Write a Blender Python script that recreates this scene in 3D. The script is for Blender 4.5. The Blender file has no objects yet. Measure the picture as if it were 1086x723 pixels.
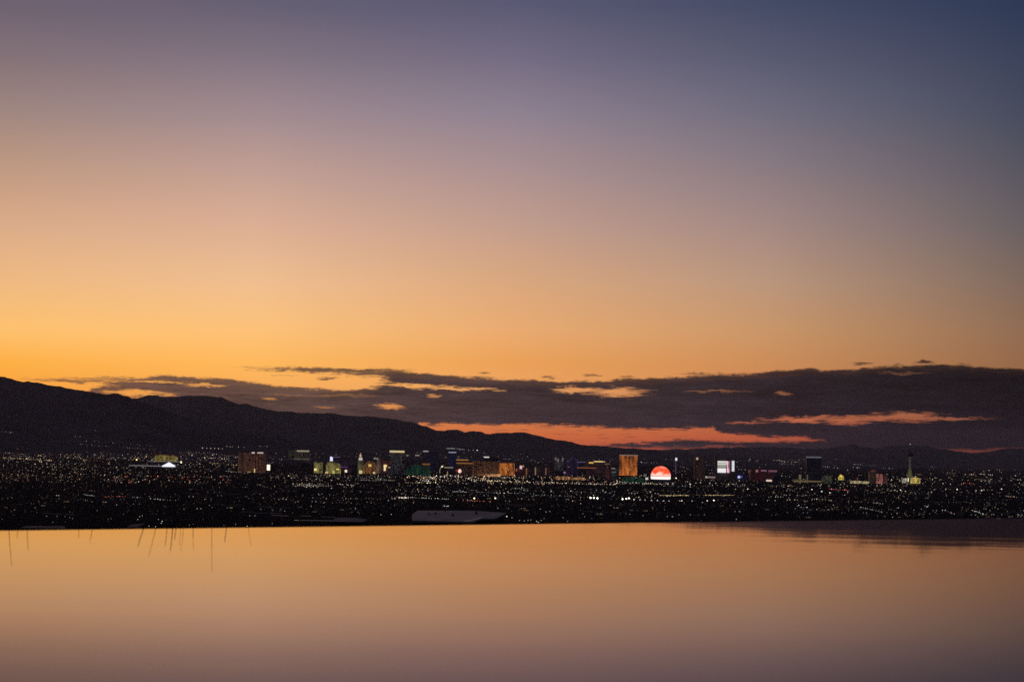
import bpy, math, random
from mathutils import Vector, Matrix, noise
from mathutils.bvhtree import BVHTree

random.seed(7)
S = bpy.context.scene
COL = S.collection

# ------------------------------------------------------------ camera
W0, H0, F = 1086.0, 723.0, 1800.0          # photograph size and focal length in its pixels
HOR = 474.0                                 # row of the true horizon
CAMZ = 0.6
PITCH = math.atan((HOR - H0/2)/F)
cam_d = bpy.data.cameras.new('camera')
cam_d.sensor_width = 36.0
cam_d.lens = F/W0*36.0
cam_d.clip_start = 0.05
cam_d.clip_end = 300000.0
cam_d.dof.use_dof = True; cam_d.dof.focus_distance = 12000.0; cam_d.dof.aperture_fstop = 4.5   # focused on the city: the pool edge goes a little soft
cam = bpy.data.objects.new('camera', cam_d)
ROLL = 0.020                                # the photograph's horizon falls a little to the right
cam.matrix_world = Matrix.Translation((0, 0, CAMZ)) @ Matrix.Rotation(math.pi/2+PITCH, 4, 'X') @ Matrix.Rotation(ROLL, 4, 'Z')
COL.objects.link(cam)
S.camera = cam

def lin(c):
    c = c/255.0
    return c/12.92 if c <= 0.04045 else ((c+0.055)/1.055)**2.4
def L(rgb, k=1.0):
    return (lin(rgb[0])*k, lin(rgb[1])*k, lin(rgb[2])*k, 1.0)

def ray(px, py):                            # direction in the world of one sight line
    xc = (px-W0/2)/F; yc = -(py-H0/2)/F
    x = xc*math.cos(ROLL)-yc*math.sin(ROLL); y = xc*math.sin(ROLL)+yc*math.cos(ROLL)
    c, s = math.cos(PITCH), math.sin(PITCH)
    return Vector((x, c - y*s, s + y*c))
def azte(px, py):   # bearing and slope of a sight line
    d = ray(px, py); h = math.hypot(d.x, d.y)
    return math.atan2(d.x, d.y), d.z/h
def at(px, py, Y):                          # point on a sight line at distance Y
    d = ray(px, py); return Vector((0, 0, CAMZ)) + d*(Y/d.y)

# ------------------------------------------------------------ sky
world = bpy.data.worlds.new('World'); S.world = world
world.use_nodes = True
nt = world.node_tree; nt.nodes.clear()
def N(tree, t, **kw):
    n = tree.nodes.new(t)
    for k, v in kw.items(): setattr(n, k, v)
    return n
def setin(tree, sock, v):
    if isinstance(v, bpy.types.NodeSocket): tree.links.new(v, sock)
    else: sock.default_value = v
def M(op, a, b=0.0, c=0.0, clamp=False, tree=None):
    tree = tree or nt
    n = N(tree, 'ShaderNodeMath', operation=op); n.use_clamp = clamp
    setin(tree, n.inputs[0], a); setin(tree, n.inputs[1], b)
    if op in ('MULTIPLY_ADD', 'SMOOTH_MIN', 'SMOOTH_MAX', 'COMPARE'): setin(tree, n.inputs[2], c)
    return n.outputs[0]
def SS(v, a, b, tree=None, lo=0.0, hi=1.0):
    tree = tree or nt
    n = N(tree, 'ShaderNodeMapRange', interpolation_type='SMOOTHSTEP')
    setin(tree, n.inputs[0], v); n.inputs[1].default_value = a; n.inputs[2].default_value = b
    n.inputs[3].default_value = lo; n.inputs[4].default_value = hi
    return n.outputs[0]
def LR(v, a, b, lo=0.0, hi=1.0, tree=None):
    tree = tree or nt
    n = N(tree, 'ShaderNodeMapRange'); n.clamp = True
    setin(tree, n.inputs[0], v)
    for i, q in enumerate((a, b, lo, hi)): setin(tree, n.inputs[i+1], q)
    return n.outputs[0]
def MIX(f, a, b, tree=None):
    tree = tree or nt
    n = N(tree, 'ShaderNodeMix', data_type='RGBA')
    setin(tree, n.inputs[0], f); setin(tree, n.inputs[6], a); setin(tree, n.inputs[7], b)
    return n.outputs[2]
def RAMP(v, stops, tree=None, interp='LINEAR'):
    tree = tree or nt
    n = N(tree, 'ShaderNodeValToRGB'); r = n.color_ramp; r.interpolation = interp
    while len(r.elements) < len(stops): r.elements.new(0.5)
    for e, (p, c) in zip(r.elements, sorted(stops, key=lambda s: s[0])):
        e.position = min(1, max(0, p)); e.color = c
    setin(tree, n.inputs[0], v)
    return n.outputs[0]
def CURVE(v, pts, tree=None):
    tree = tree or nt
    n = N(tree, 'ShaderNodeFloatCurve'); c = n.mapping.curves[0]
    pts = sorted(pts)
    while len(c.points) < len(pts): c.points.new(0.5, 0.5)
    for p, (x, y) in zip(c.points, pts):
        p.location = (x, y); p.handle_type = 'VECTOR'
    n.mapping.use_clip = False; n.mapping.update()
    setin(tree, n.inputs['Value'], v)
    return n.outputs[0]

tc = N(nt, 'ShaderNodeTexCoord'); sp = N(nt, 'ShaderNodeSeparateXYZ')
nt.links.new(tc.outputs['Generated'], sp.inputs[0])
X_, Y_, Z_ = sp.outputs
hyp = M('SQRT', M('ADD', M('MULTIPLY', X_, X_), M('MULTIPLY', Y_, Y_)))
te = M('DIVIDE', Z_, M('MAXIMUM', hyp, 0.001))
az = M('ARCTAN2', X_, Y_)
# colour of the clear dusk sky by bearing and elevation: rows are photograph rows
ROWS = [5, 60, 120, 180, 240, 300, 350, 385, 415, 442, 462, 478]
SKY = {
    0:    [(107,96,112),(128,112,119),(158,134,128),(190,153,130),(217,171,137),(235,184,128),(248,190,108),(248,172,64),(245,160,58),(238,140,55),(228,118,50),(215,105,50)],
    270:  [(98,94,114),(127,114,128),(159,138,144),(192,158,148),(219,175,149),(237,189,143),(249,191,118),(251,182,90),(246,172,88),(238,150,75),(228,118,58),(215,100,50)],
    543:  [(88,87,115),(113,106,129),(142,129,145),(170,144,145),(194,157,141),(216,166,125),(230,168,110),(232,158,84),(238,165,98),(228,135,72),(222,112,58),(205,95,58)],
    815:  [(65,73,100),(86,88,112),(110,107,125),(137,122,129),(163,136,131),(184,148,123),(198,147,102),(201,138,86),(205,130,80),(196,108,70),(196,92,56),(170,78,58)],
    1086: [(43,55,84),(56,65,90),(69,75,94),(88,86,97),(106,97,99),(128,105,92),(145,108,82),(149,104,71),(150,98,66),(138,80,58),(108,52,42),(86,40,36)],
}
# the air in front of the sky takes a share of its light near the horizon
AIR = [1, 1, 1, 1.01, 1.02, 1.05, 1.09, 1.12, 1.14, 1.18, 1.18, 1.16]
TR = 0.30
pos = M('DIVIDE', te, TR)
prev = None
for px in sorted(SKY):
    col = RAMP(pos, [(azte(px, r)[1]/TR, L(c, q)) for r, c, q in zip(ROWS, SKY[px], AIR)])
    a = azte(px, 300)[0]
    prev = (a, col) if prev is None else (a, MIX(LR(az, prev[0], a), prev[1], col))
front = prev[1]
dsun = M('ABSOLUTE', M('SUBTRACT', az, azte(-60, 300)[0]))
back = RAMP(pos, [(0, L((38,42,64))), (0.3, L((44,48,72))), (0.8, L((38,44,68))), (1, L((34,42,68)))])
sky = MIX(SS(dsun, 0.45, 1.5), front, back)
sky = MIX(SS(te, 0.27, 1.6), sky, L((38,40,60)))
# the daylight model's own twilight, graded by a little
nis = N(nt, 'ShaderNodeTexSky', sky_type='NISHITA'); nis.sun_disc = False
nis.sun_elevation = math.radians(0.5); nis.sun_rotation = azte(-60, 300)[0]
nadd = N(nt, 'ShaderNodeMix', data_type='RGBA', blend_type='ADD'); nadd.inputs[0].default_value = 0.004
nt.links.new(sky, nadd.inputs[6]); nt.links.new(nis.outputs[0], nadd.inputs[7])
sky = nadd.outputs[2]

# clouds: a long bank low over the horizon
cv = N(nt, 'ShaderNodeCombineXYZ')
nt.links.new(M('MULTIPLY', az, 95.0), cv.inputs[0]); nt.links.new(M('MULTIPLY', te, 260.0), cv.inputs[1])
nz = N(nt, 'ShaderNodeTexNoise', noise_dimensions='2D'); nz.inputs['Scale'].default_value = 1.0
nz.inputs['Detail'].default_value = 7.0; nz.inputs['Roughness'].default_value = 0.72
nt.links.new(cv.outputs[0], nz.inputs['Vector'])
cv2 = N(nt, 'ShaderNodeCombineXYZ')
nt.links.new(M('MULTIPLY', az, 22.0), cv2.inputs[0]); nt.links.new(M('MULTIPLY_ADD', te, 190.0, 7.0), cv2.inputs[1])
nz2 = N(nt, 'ShaderNodeTexNoise', noise_dimensions='2D'); nz2.inputs['Scale'].default_value = 1.0
nz2.inputs['Detail'].default_value = 6.0; nz2.inputs['Roughness'].default_value = 0.6
nt.links.new(cv2.outputs[0], nz2.inputs['Vector'])
cv3 = N(nt, 'ShaderNodeCombineXYZ')
nt.links.new(M('MULTIPLY', az, 80.0), cv3.inputs[0]); nt.links.new(M('MULTIPLY_ADD', te, 1150.0, 3.0), cv3.inputs[1])
nz3 = N(nt, 'ShaderNodeTexNoise', noise_dimensions='2D'); nz3.inputs['Scale'].default_value = 1.0
nz3.inputs['Detail'].default_value = 5.0; nz3.inputs['Roughness'].default_value = 0.6
nt.links.new(cv3.outputs[0], nz3.inputs['Vector'])
streak = M('SUBTRACT', nz3.outputs[0], 0.5)
PX = 1/1800.0
warp = M('MULTIPLY_ADD', M('SUBTRACT', nz.outputs[0], 0.5), 9*PX, M('MULTIPLY', M('SUBTRACT', nz2.outputs[0], 0.5), 5*PX))
tw = M('ADD', te, warp)
azw = M('MULTIPLY_ADD', M('SUBTRACT', nz2.outputs[0], 0.5), 30*PX, az)
A0, A1 = azte(-200, 430)[0], azte(1300, 430)[0]
un = M('DIVIDE', M('SUBTRACT', az, A0), A1-A0)
TV = 0.08
def band(pts):
    return M('MULTIPLY', CURVE(un, [((azte(x, y)[0]-A0)/(A1-A0), azte(x, y)[1]/TV) for x, y in pts]), TV)
top = band([(-200,440),(60,432),(92,416),(100,410),(112,406.5),(130,402.5),(160,398.5),(180,397.5),(200,399),(215,401),(240,402.5),(265,405),(288,408.5),(330,412),(362,413.5),(385,412),(398,406),(410,396),(420,394),(445,396),(470,398),(530,401.5),(580,403.5),(600,404.5),(620,402.5),(640,404),(680,402),(724,399.5),(760,397),(800,396),(830,394),(850,391),(905,392),(930,389),(970,388),(1000,386.5),(1030,388),(1060,390),(1086,392),(1300,396)])
gtop = band([(-200,476),(437,476),(441,449),(500,449.5),(560,450),(600,451),(640,453.5),(700,455),(740,454.5),(757,453.5),(762,458.5),(800,462),(830,463.2),(860,465),(876,467.5),(884,474),(1300,476)])
gbot = band([(-200,470),(436,470),(445,478),(600,476),(640,471.5),(660,470),(700,468),(724,466.5),(760,467.3),(800,469),(850,468),(870,467),(890,470),(1300,470)])
g2t = band([(-200,480),(645,480),(655,473.5),(690,472.8),(715,474),(730,480),(1300,480)])
E = 1.7*PX
bank = SS(M('SUBTRACT', top, tw), -E, E)
twl = M('ADD', M('MULTIPLY_ADD', warp, 0.8, te), M('MULTIPLY', streak, 7*PX))
gap5 = M('MULTIPLY', SS(M('SUBTRACT', gtop, twl), -E, E), SS(M('SUBTRACT', twl, gbot), -E, E))
evec = N(nt, 'ShaderNodeCombineXYZ'); nt.links.new(azw, evec.inputs[0]); nt.links.new(tw, evec.inputs[1])
def ell(x, y, hw, hh, soft=0.85):
    a, t = azte(x, y)
    n = N(nt, 'ShaderNodeVectorMath', operation='MULTIPLY_ADD')
    nt.links.new(evec.outputs[0], n.inputs[0])
    sx, sy = 1/(hw*PX), 1/(hh*PX)
    n.inputs[1].default_value = (sx, sy, 0); n.inputs[2].default_value = (-a*sx, -t*sy, 0)
    l = N(nt, 'ShaderNodeVectorMath', operation='LENGTH'); nt.links.new(n.outputs[0], l.inputs[0])
    return SS(M('MULTIPLY_ADD', streak, 2.4, l.outputs['Value']), 1+soft*0.7, 1-soft*0.7)
gaps = M('MULTIPLY', gap5, SS(streak, 0.05, 0.22, lo=1.0, hi=0.6))
for g, k in [((392,405,14,5),1), ((440,409,30,2.0),1), ((482,412,38,1.6),.9), ((413,430.5,12,2.4),.85), ((462,419,7,1.2),.5),
          ((655,415.5,24,4.4),.95), ((612,413.8,24,2.2),.9), ((848,445.4,28,2.6),1), ((868,443,10,1.6),.8), ((900,445,24,3.2),1), ((935,443.6,30,2.2),.95), ((965,441.8,30,4.2),1), ((1000,442.6,36,1.7),.95), ((795,448,16,1.1),.6),
          ((760,415,24,1.0),.25), ((1045,479,40,2.6),1), ((1090,476,30,1.5),.4), ((146,417,26,3.2),.95), ((180,419,7,1.8),.7), ((85,408.5,28,2.2),1),
          ((165,404.8,26,1.2),.8), ((218,408.6,18,1.2),.7), ((284,423.5,6,1.8),.45), ((350,430.5,12,1.0),.3), ((685,475.8,36,1.9),.8), ((765,474,26,1.6),.35),
          ((825,418,8,1.4),.4), ((955,395.5,22,1.0),.22), ((340,419,50,1.0),.15), ((700,474,30,1.5),.3)]:
    gaps = M('MAXIMUM', gaps, M('MULTIPLY', ell(*g), k))
mask = M('MULTIPLY', bank, M('SUBTRACT', 1.0, gaps))
for g, k in [((86,404.3,44,1.5),.9), ((120,399,12,.9),.6), ((82,400.5,6,.9),.4), ((150,402.5,60,1.6),.8), ((514,395.5,5,1.2),.7), ((587,399.5,9,1.2),.7), ((630,397.8,8,1.3),.7),
          ((665,400,8,1.3),.7), ((740,396.5,14,1.2),.7), ((914,385.6,8,1.4),.9), ((983,383.6,8,1.6),1), ((948,386.4,6,.9),.6), ((1025,386,8,.8),.4), ((347,401,8,1.6),.85), ((300,397.5,12,.8),.3), ((352,392.8,66,2.3),1), ((398,395.5,34,3.6),1), ((300,391.5,10,1.6),.9)]:
    mask = M('MAXIMUM', mask, M('MULTIPLY', ell(*g), k))
mask = M('MULTIPLY', mask, SS(M('MULTIPLY_ADD', streak, 0.5, M('MULTIPLY', M('SUBTRACT', top, te), 45.0)), -0.15, 0.25, lo=0.88, hi=0.985))
# bank colour: lit dusky mauve near the glow, slate away from it
CLD = [(-200,(150,95,70)),(80,(120,82,66)),(200,(102,74,65)),(320,(86,65,60)),(450,(67,52,54)),(545,(54,43,48)),(740,(41,35,42)),(850,(30,26,34)),(960,(21,19,26)),(1086,(13,13,19)),(1300,(15,14,20))]
ccol = RAMP(un, [((azte(x, 430)[0]-A0)/(A1-A0), L(c)) for x, c in CLD])
cvar = M('ADD', M('MULTIPLY_ADD', nz2.outputs[0], 1.5, 0.25), M('MULTIPLY', streak, 1.3))
cm = N(nt, 'ShaderNodeVectorMath', operation='SCALE'); nt.links.new(ccol, cm.inputs[0]); nt.links.new(cvar, cm.inputs['Scale'])
sky = MIX(mask, sky, cm.outputs[0])
bg = N(nt, 'ShaderNodeBackground'); nt.links.new(sky, bg.inputs[0]); bg.inputs[1].default_value = 1.0
wo = N(nt, 'ShaderNodeOutputWorld'); nt.links.new(bg.outputs[0], wo.inputs[0])
try:
    world.cycles.sampling_method = 'MANUAL'; world.cycles.sample_map_resolution = 1024
except Exception: pass

# ------------------------------------------------------------ exposure and render settings
S.render.engine = 'CYCLES'
S.view_settings.view_transform = 'Standard'; S.view_settings.look = 'None'
S.view_settings.exposure = 0.0; S.view_settings.gamma = 1.0
S.cycles.use_denoising = False; S.cycles.denoiser = 'OPENIMAGEDENOISE'; S.cycles.denoising_input_passes = 'RGB_ALBEDO_NORMAL'; S.cycles.denoising_prefilter = 'ACCURATE'
S.cycles.use_adaptive_sampling = False
S.cycles.sample_clamp_indirect = 0.6
S.cycles.max_bounces = 5; S.cycles.volume_bounces = 1; S.cycles.glossy_bounces = 3; S.cycles.diffuse_bounces = 2
S.cycles.caustics_reflective = False; S.cycles.caustics_refractive = False

# ------------------------------------------------------------ helpers
def mat_new(name):
    m = bpy.data.materials.new(name); m.use_nodes = True
    try: m.cycles.emission_sampling = 'NONE'
    except Exception: pass
    t = m.node_tree; t.nodes.clear()
    o = N(t, 'ShaderNodeOutputMaterial')
    return m, t, o
_cache = {}
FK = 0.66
def surf(name, rgb, rough=0.8, scale=None, vary=0.25, spec=0.3):
    """matt surface, base colour in linear values, with soft procedural variation"""
    if name in _cache: return _cache[name]
    m, t, o = mat_new(name)
    b = N(t, 'ShaderNodeBsdfPrincipled'); b.inputs['Roughness'].default_value = rough
    b.inputs['Specular IOR Level'].default_value = spec
    if scale:
        tcn = N(t, 'ShaderNodeTexCoord'); nn = N(t, 'ShaderNodeTexNoise'); nn.inputs['Scale'].default_value = scale
        nn.inputs['Detail'].default_value = 6
        t.links.new(tcn.outputs['Object'], nn.inputs['Vector'])
        lo = tuple(c*(1-vary) for c in rgb)+(1,); hi = tuple(c*(1+vary) for c in rgb)+(1,)
        t.links.new(RAMP(nn.outputs[0], [(0.3, lo), (0.7, hi)], tree=t), b.inputs['Base Color'])
    else: b.inputs['Base Color'].default_value = tuple(rgb)+(1,)
    t.links.new(b.outputs[0], o.inputs[0]); _cache[name] = m
    return m
def glow(rgb, k=1.0):
    """something that gives off light, colour as it appears (sRGB)"""
    key = ('glow', rgb, round(k, 3))
    if key in _cache: return _cache[key]
    m, t, o = mat_new('glow')
    e = N(t, 'ShaderNodeEmission'); e.inputs[0].default_value = L(rgb); e.inputs[1].default_value = k
    t.links.new(e.outputs[0], o.inputs[0]); _cache[key] = m
    return m
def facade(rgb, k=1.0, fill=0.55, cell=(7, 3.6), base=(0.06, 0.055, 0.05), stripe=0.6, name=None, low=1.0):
    """wall with rows of windows, a share lit; floodlight is put into their glow"""
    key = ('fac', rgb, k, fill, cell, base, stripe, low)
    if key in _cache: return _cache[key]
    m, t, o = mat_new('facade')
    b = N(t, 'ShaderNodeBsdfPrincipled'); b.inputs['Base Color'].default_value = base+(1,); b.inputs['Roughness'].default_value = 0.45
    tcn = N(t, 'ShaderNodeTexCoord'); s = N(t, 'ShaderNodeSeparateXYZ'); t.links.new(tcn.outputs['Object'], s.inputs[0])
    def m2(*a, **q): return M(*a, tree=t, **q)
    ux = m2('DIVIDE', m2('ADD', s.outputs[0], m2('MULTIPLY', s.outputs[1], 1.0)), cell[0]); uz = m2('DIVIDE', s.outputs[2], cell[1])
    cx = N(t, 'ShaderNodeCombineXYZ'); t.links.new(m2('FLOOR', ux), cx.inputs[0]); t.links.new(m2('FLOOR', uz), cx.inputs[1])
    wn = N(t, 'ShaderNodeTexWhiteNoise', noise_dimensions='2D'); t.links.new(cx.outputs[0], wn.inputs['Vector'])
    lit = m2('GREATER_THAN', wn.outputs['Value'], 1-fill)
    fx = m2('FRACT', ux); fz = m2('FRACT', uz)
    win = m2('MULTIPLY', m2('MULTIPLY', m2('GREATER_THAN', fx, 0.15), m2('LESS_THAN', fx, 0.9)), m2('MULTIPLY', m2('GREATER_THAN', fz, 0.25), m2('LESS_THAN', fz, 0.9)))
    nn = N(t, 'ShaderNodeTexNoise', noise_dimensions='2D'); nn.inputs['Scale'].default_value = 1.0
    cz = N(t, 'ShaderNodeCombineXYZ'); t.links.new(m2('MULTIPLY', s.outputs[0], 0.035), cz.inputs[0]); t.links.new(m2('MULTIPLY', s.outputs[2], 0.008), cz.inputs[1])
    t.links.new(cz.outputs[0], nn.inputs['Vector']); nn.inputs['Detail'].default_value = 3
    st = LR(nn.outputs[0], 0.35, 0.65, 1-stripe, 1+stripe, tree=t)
    st = m2('MULTIPLY', st, LR(s.outputs[2], 0, 90, low, 1.0, tree=t))  # floodlight from below painted into the glow: stronger towards the base
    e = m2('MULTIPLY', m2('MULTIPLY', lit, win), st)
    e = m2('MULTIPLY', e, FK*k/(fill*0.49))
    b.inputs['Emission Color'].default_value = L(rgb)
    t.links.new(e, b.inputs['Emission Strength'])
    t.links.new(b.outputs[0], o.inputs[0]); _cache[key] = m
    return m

def tag(o, label=None, cat=None, group=None, kind=None):
    if label: o['label'] = label
    if cat: o['category'] = cat
    if group: o['group'] = group
    if kind: o['kind'] = kind
    return o
def mesh_obj(name, verts, faces, mats, parent=None, fmat=None, smooth=False, loc=None, rz=0):
    me = bpy.data.meshes.new(name); me.from_pydata([tuple(v) for v in verts], [], faces)
    for m in (mats if isinstance(mats, (list, tuple)) else [mats]): me.materials.append(m)
    if fmat: me.polygons.foreach_set('material_index', fmat)
    if smooth: me.polygons.foreach_set('use_smooth', [True]*len(me.polygons))
    me.update()
    o = bpy.data.objects.new(name, me); COL.objects.link(o)
    if parent: o.parent = parent
    if loc is not None: o.location = loc
    o.rotation_euler.z = rz
    return o
class MB:
    def __init__(s): s.v = []; s.f = []; s.m = []
    def box(s, x0, x1, y0, y1, z0, z1, m=0, taper=0.0):
        i = len(s.v); tx = (x1-x0)*taper/2; ty = (y1-y0)*taper/2
        s.v += [(x0,y0,z0),(x1,y0,z0),(x1,y1,z0),(x0,y1,z0),(x0+tx,y0+ty,z1),(x1-tx,y0+ty,z1),(x1-tx,y1-ty,z1),(x0+tx,y1-ty,z1)]
        s.f += [(i,i+3,i+2,i+1),(i+4,i+5,i+6,i+7),(i,i+1,i+5,i+4),(i+1,i+2,i+6,i+5),(i+2,i+3,i+7,i+6),(i+3,i,i+4,i+7)]
        s.m += [m]*6; return s
    def prism(s, pts, z0, z1, m=0, mt=None):
        i = len(s.v); n = len(pts)
        s.v += [(x,y,z0) for x,y in pts]+[(x,y,z1) for x,y in pts]
        for k in range(n): s.f.append((i+k, i+(k+1)%n, i+n+(k+1)%n, i+n+k)); s.m.append(m)
        s.f.append(tuple(i+n+k for k in range(n))); s.m.append(m if mt is None else mt)
        s.f.append(tuple(i+n-1-k for k in range(n))); s.m.append(m)
        return s
    def tube(s, p0, p1, r0, r1, n=6, m=0):
        p0, p1 = Vector(p0), Vector(p1); d = (p1-p0).normalized()
        a = d.orthogonal().normalized(); b = d.cross(a); i = len(s.v)
        for p, r in ((p0, r0), (p1, r1)):
            for k in range(n):
                q = 2*math.pi*k/n; s.v.append(tuple(p + a*(r*math.cos(q)) + b*(r*math.sin(q))))
        for k in range(n): s.f.append((i+k, i+(k+1)%n, i+n+(k+1)%n, i+n+k)); s.m.append(m)
        s.f.append(tuple(i+n-1-k for k in range(n))); s.f.append(tuple(i+n+k for k in range(n))); s.m += [m, m]
        return s
    def lathe(s, prof, n=16, m=0, c=(0, 0)):
        i = len(s.v)
        for r, z in prof:
            for k in range(n):
                q = 2*math.pi*k/n; s.v.append((c[0]+r*math.cos(q), c[1]+r*math.sin(q), z))
        for j in range(len(prof)-1):
            for k in range(n):
                s.f.append((i+j*n+k, i+j*n+(k+1)%n, i+(j+1)*n+(k+1)%n, i+(j+1)*n+k)); s.m.append(m)
        s.f.append(tuple(i+n-1-k for k in range(n))); s.f.append(tuple(i+(len(prof)-1)*n+k for k in range(n))); s.m += [m, m]
        return s
    def octa(s, c, r, rz=None, m=0):
        x, y, z = c; i = len(s.v); q = rz or r
        s.v += [(x+r,y,z),(x,y+r,z),(x-r,y,z),(x,y-r,z),(x,y,z+q),(x,y,z-q)]
        for a, b in ((0,1),(1,2),(2,3),(3,0)): s.f += [(i+a,i+b,i+4),(i+b,i+a,i+5)]
        s.m += [m]*8; return s
    def obj(s, name, mats, parent=None, **k):
        return mesh_obj(name, s.v, s.f, mats, parent, fmat=s.m, **k)

# ------------------------------------------------------------ terrain
GZ, TILT = -213.0, 0.005
HILL = [(-400,3),(-20,0.2),(0,-1.2),(14,-1.2),(20,-1.9),(100,-9),(400,-24),(1000,-62),(2500,-140),(4200,-205),(5200,-213)]
def ground(x, y):
    z = HILL[0][1]
    if y >= HILL[-1][0]: z = GZ
    else:
        for (a, za), (b, zb) in zip(HILL, HILL[1:]):
            if a <= y <= b: z = za+(zb-za)*(y-a)/(b-a); break
    k = min(1, max(0, (y-1500)/2500)); k = k*k*(3-2*k)
    return z - TILT*max(-12000, min(12000, x))*k
ys = [-400,-100,-20,-8,0,8,14,17,20,30,50,80,120,180,260,400,600,800,1000,1400,1800,2200,2600,3000,3400,3800,4200,4700,5200]
y = 5700.
while y < 60000: ys.append(y); y *= 1.06
ys.append(61000)
gv, gf = [], []; NT = 81
for y in ys:
    w = abs(y)*0.8+500
    for k in range(NT):
        t = -1+2*k/(NT-1); x = t*w
        gv.append((x, y, ground(x, y)))
for j in range(len(ys)-1):
    for k in range(NT-1):
        a = j*NT+k; gf.append((a, a+1, a+NT+1, a+NT))
g_mat = surf('valley_floor', (0.022, 0.020, 0.018), 1.0, 0.004, 0.4, spec=0.0)
terrain = tag(mesh_obj('ground', gv, gf, g_mat), kind='structure')

RIDGES = [
 ('mountain_range', 47000, [(-700,470),(300,474),(600,474),(640,473.5),(700,477),(735,476),(760,474.5),(800,474),(830,474),(850,475.5),(870,476),(885,474),(897,472),(905,471.2),(912,473.5),(922,474.3),(935,475),(945,472.5),(960,472),(975,472),(985,473.5),(1000,475.5),(1015,478.5),(1035,480.3),(1050,478.5),(1060,476.2),(1072,475),(1086,476),(1200,474),(1500,466),(1900,470)]),
 ('mountain_range', 31000, [(-900,455),(0,440),(80,430),(120,424),(140,422.5),(148,421.8),(155,419.5),(165,419.3),(175,420.3),(190,420.5),(200,419.5),(210,419.3),(225,420),(235,421),(243,425),(252,428),(262,428.5),(272,431),(285,434.5),(300,436),(320,437.5),(340,438),(355,438.5),(362,440),(380,441),(400,442),(420,444.5),(437,448),(445,450),(455,453),(465,456),(470,457),(475,455.5),(485,455.5),(492,458),(500,457),(507,457),(520,460),(530,458.5),(537,459),(545,458.5),(555,458),(560,459.5),(570,462),(580,464),(590,466.5),(600,467),(610,470),(618,472),(640,472.8),(660,474.8),(680,476.3),(700,478.5),(740,481),(800,486),(900,494),(1000,500)]),
 ('foothills', 21500, [(-900,415),(-500,385),(-200,392),(-60,396),(0,399),(15,402),(25,405),(30,404),(37,405),(50,408),(70,411),(90,414),(108,418),(114,417.6),(122,417),(128,418),(138,421.5),(146,425),(160,430),(190,440),(230,452),(280,462),(340,472),(420,484)]),
]
m_mat = surf('mountain_rock', (0.11, 0.088, 0.085), 1.0, 0.0012, 0.45, spec=0.0)
ridge_objs = []
def interp(pts, x):
    if x <= pts[0][0]: return pts[0][1]
    for (a, ya), (b, yb) in zip(pts, pts[1:]):
        if x <= b: return ya+(yb-ya)*(x-a)/(b-a)
    return pts[-1][1]
for ri, (nm, D, pts) in enumerate(RIDGES):
    v, f = [], []; NV = 33
    pxs = []; px = max(pts[0][0], -900)
    while px <= pts[-1][0]: pxs.append(px); px += 2.5 if -20 < px < 1100 else 10
    for px in pxs:
        jag = (noise.fractal(Vector((px*0.09, ri*9.1, 0)), 0.9, 2.1, 5))*1.3
        c = at(px, interp(pts, px) - jag, D*(1+0.04*math.sin(px*0.011+ri)))
        for j in range(NV):
            u = -1+2*j/(NV-1)
            dep = 1+0.26*u
            x, yy = c.x*dep, c.y*dep
            g = ground(x, yy)-30
            s = (1-abs(u))**1.25
            rg = noise.ridged_multi_fractal(Vector((x*0.0006, yy*0.0006, ri*3.3)), 0.9, 2.1, 5, 1.0, 2.0)-1.0
            s *= 1 + 0.35*rg*min(1, abs(u)*4)
            if abs(u) < 0.02: s = 1.0
            zc = g+(c.z-g)*s
            if u > 0: zc = min(zc, c.z)
            else:
                lim = CAMZ + (c.z-CAMZ)*dep - 12*min(1, abs(u)*8) if c.z > 0 else 1e9
                zc = min(zc, lim)
            v.append((x, yy, zc))
    for i in range(len(pxs)-1):
        for j in range(NV-1):
            a = i*NV+j; f.append((a, a+NV, a+NV+1, a+1))
    o = tag(mesh_obj(nm, v, f, m_mat, smooth=True), kind='structure'); ridge_objs.append((v, f))
# casting sight lines on the terrain tells where a lamp stands
bv, bf = list(gv), list(gf)
for v, f in ridge_objs:
    k = len(bv); bv += v; bf += [tuple(i+k for i in q) for q in f]
bvh = BVHTree.FromPolygons(bv, bf)
def foot(px, py):
    d = ray(px, py).normalized()
    h = bvh.ray_cast(Vector((0, 150, CAMZ+d.z*150/d.y)) + Vector((d.x*150/d.y, 0, 0)), d, 90000)
    return h[0]

# ------------------------------------------------------------ pool
def on_water(px, py):
    d = ray(px, py); t = -CAMZ/d.z; return Vector((d.x*t, d.y*t, 0))
e0, e1 = on_water(0, 562.6), on_water(1086, 549.2)
dv = (e1-e0)/(e1.x-e0.x); EX0, EX1 = -11.0, 12.0
EL = e0 + dv*(EX0-e0.x); ER = e0 + dv*(EX1-e0.x)
WR = (0.33, 0.024)
wm, t, o = mat_new('pool_water')
tcn = N(t, 'ShaderNodeTexCoord'); sw = N(t, 'ShaderNodeSeparateXYZ'); t.links.new(tcn.outputs['Object'], sw.inputs[0])
fr = N(t, 'ShaderNodeFresnel'); fr.inputs['IOR'].default_value = 1.333
gl = N(t, 'ShaderNodeBsdfGlossy'); gl.inputs['Color'].default_value = (0.975, 0.895, 0.93, 1)
df = N(t, 'ShaderNodeBsdfDiffuse'); df.inputs['Color'].default_value = (0.03, 0.035, 0.055, 1)
mx = N(t, 'ShaderNodeMixShader')
t.links.new(fr.outputs[0], mx.inputs[0]); t.links.new(df.outputs[0], mx.inputs[1]); t.links.new(gl.outputs[0], mx.inputs[2])
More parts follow.
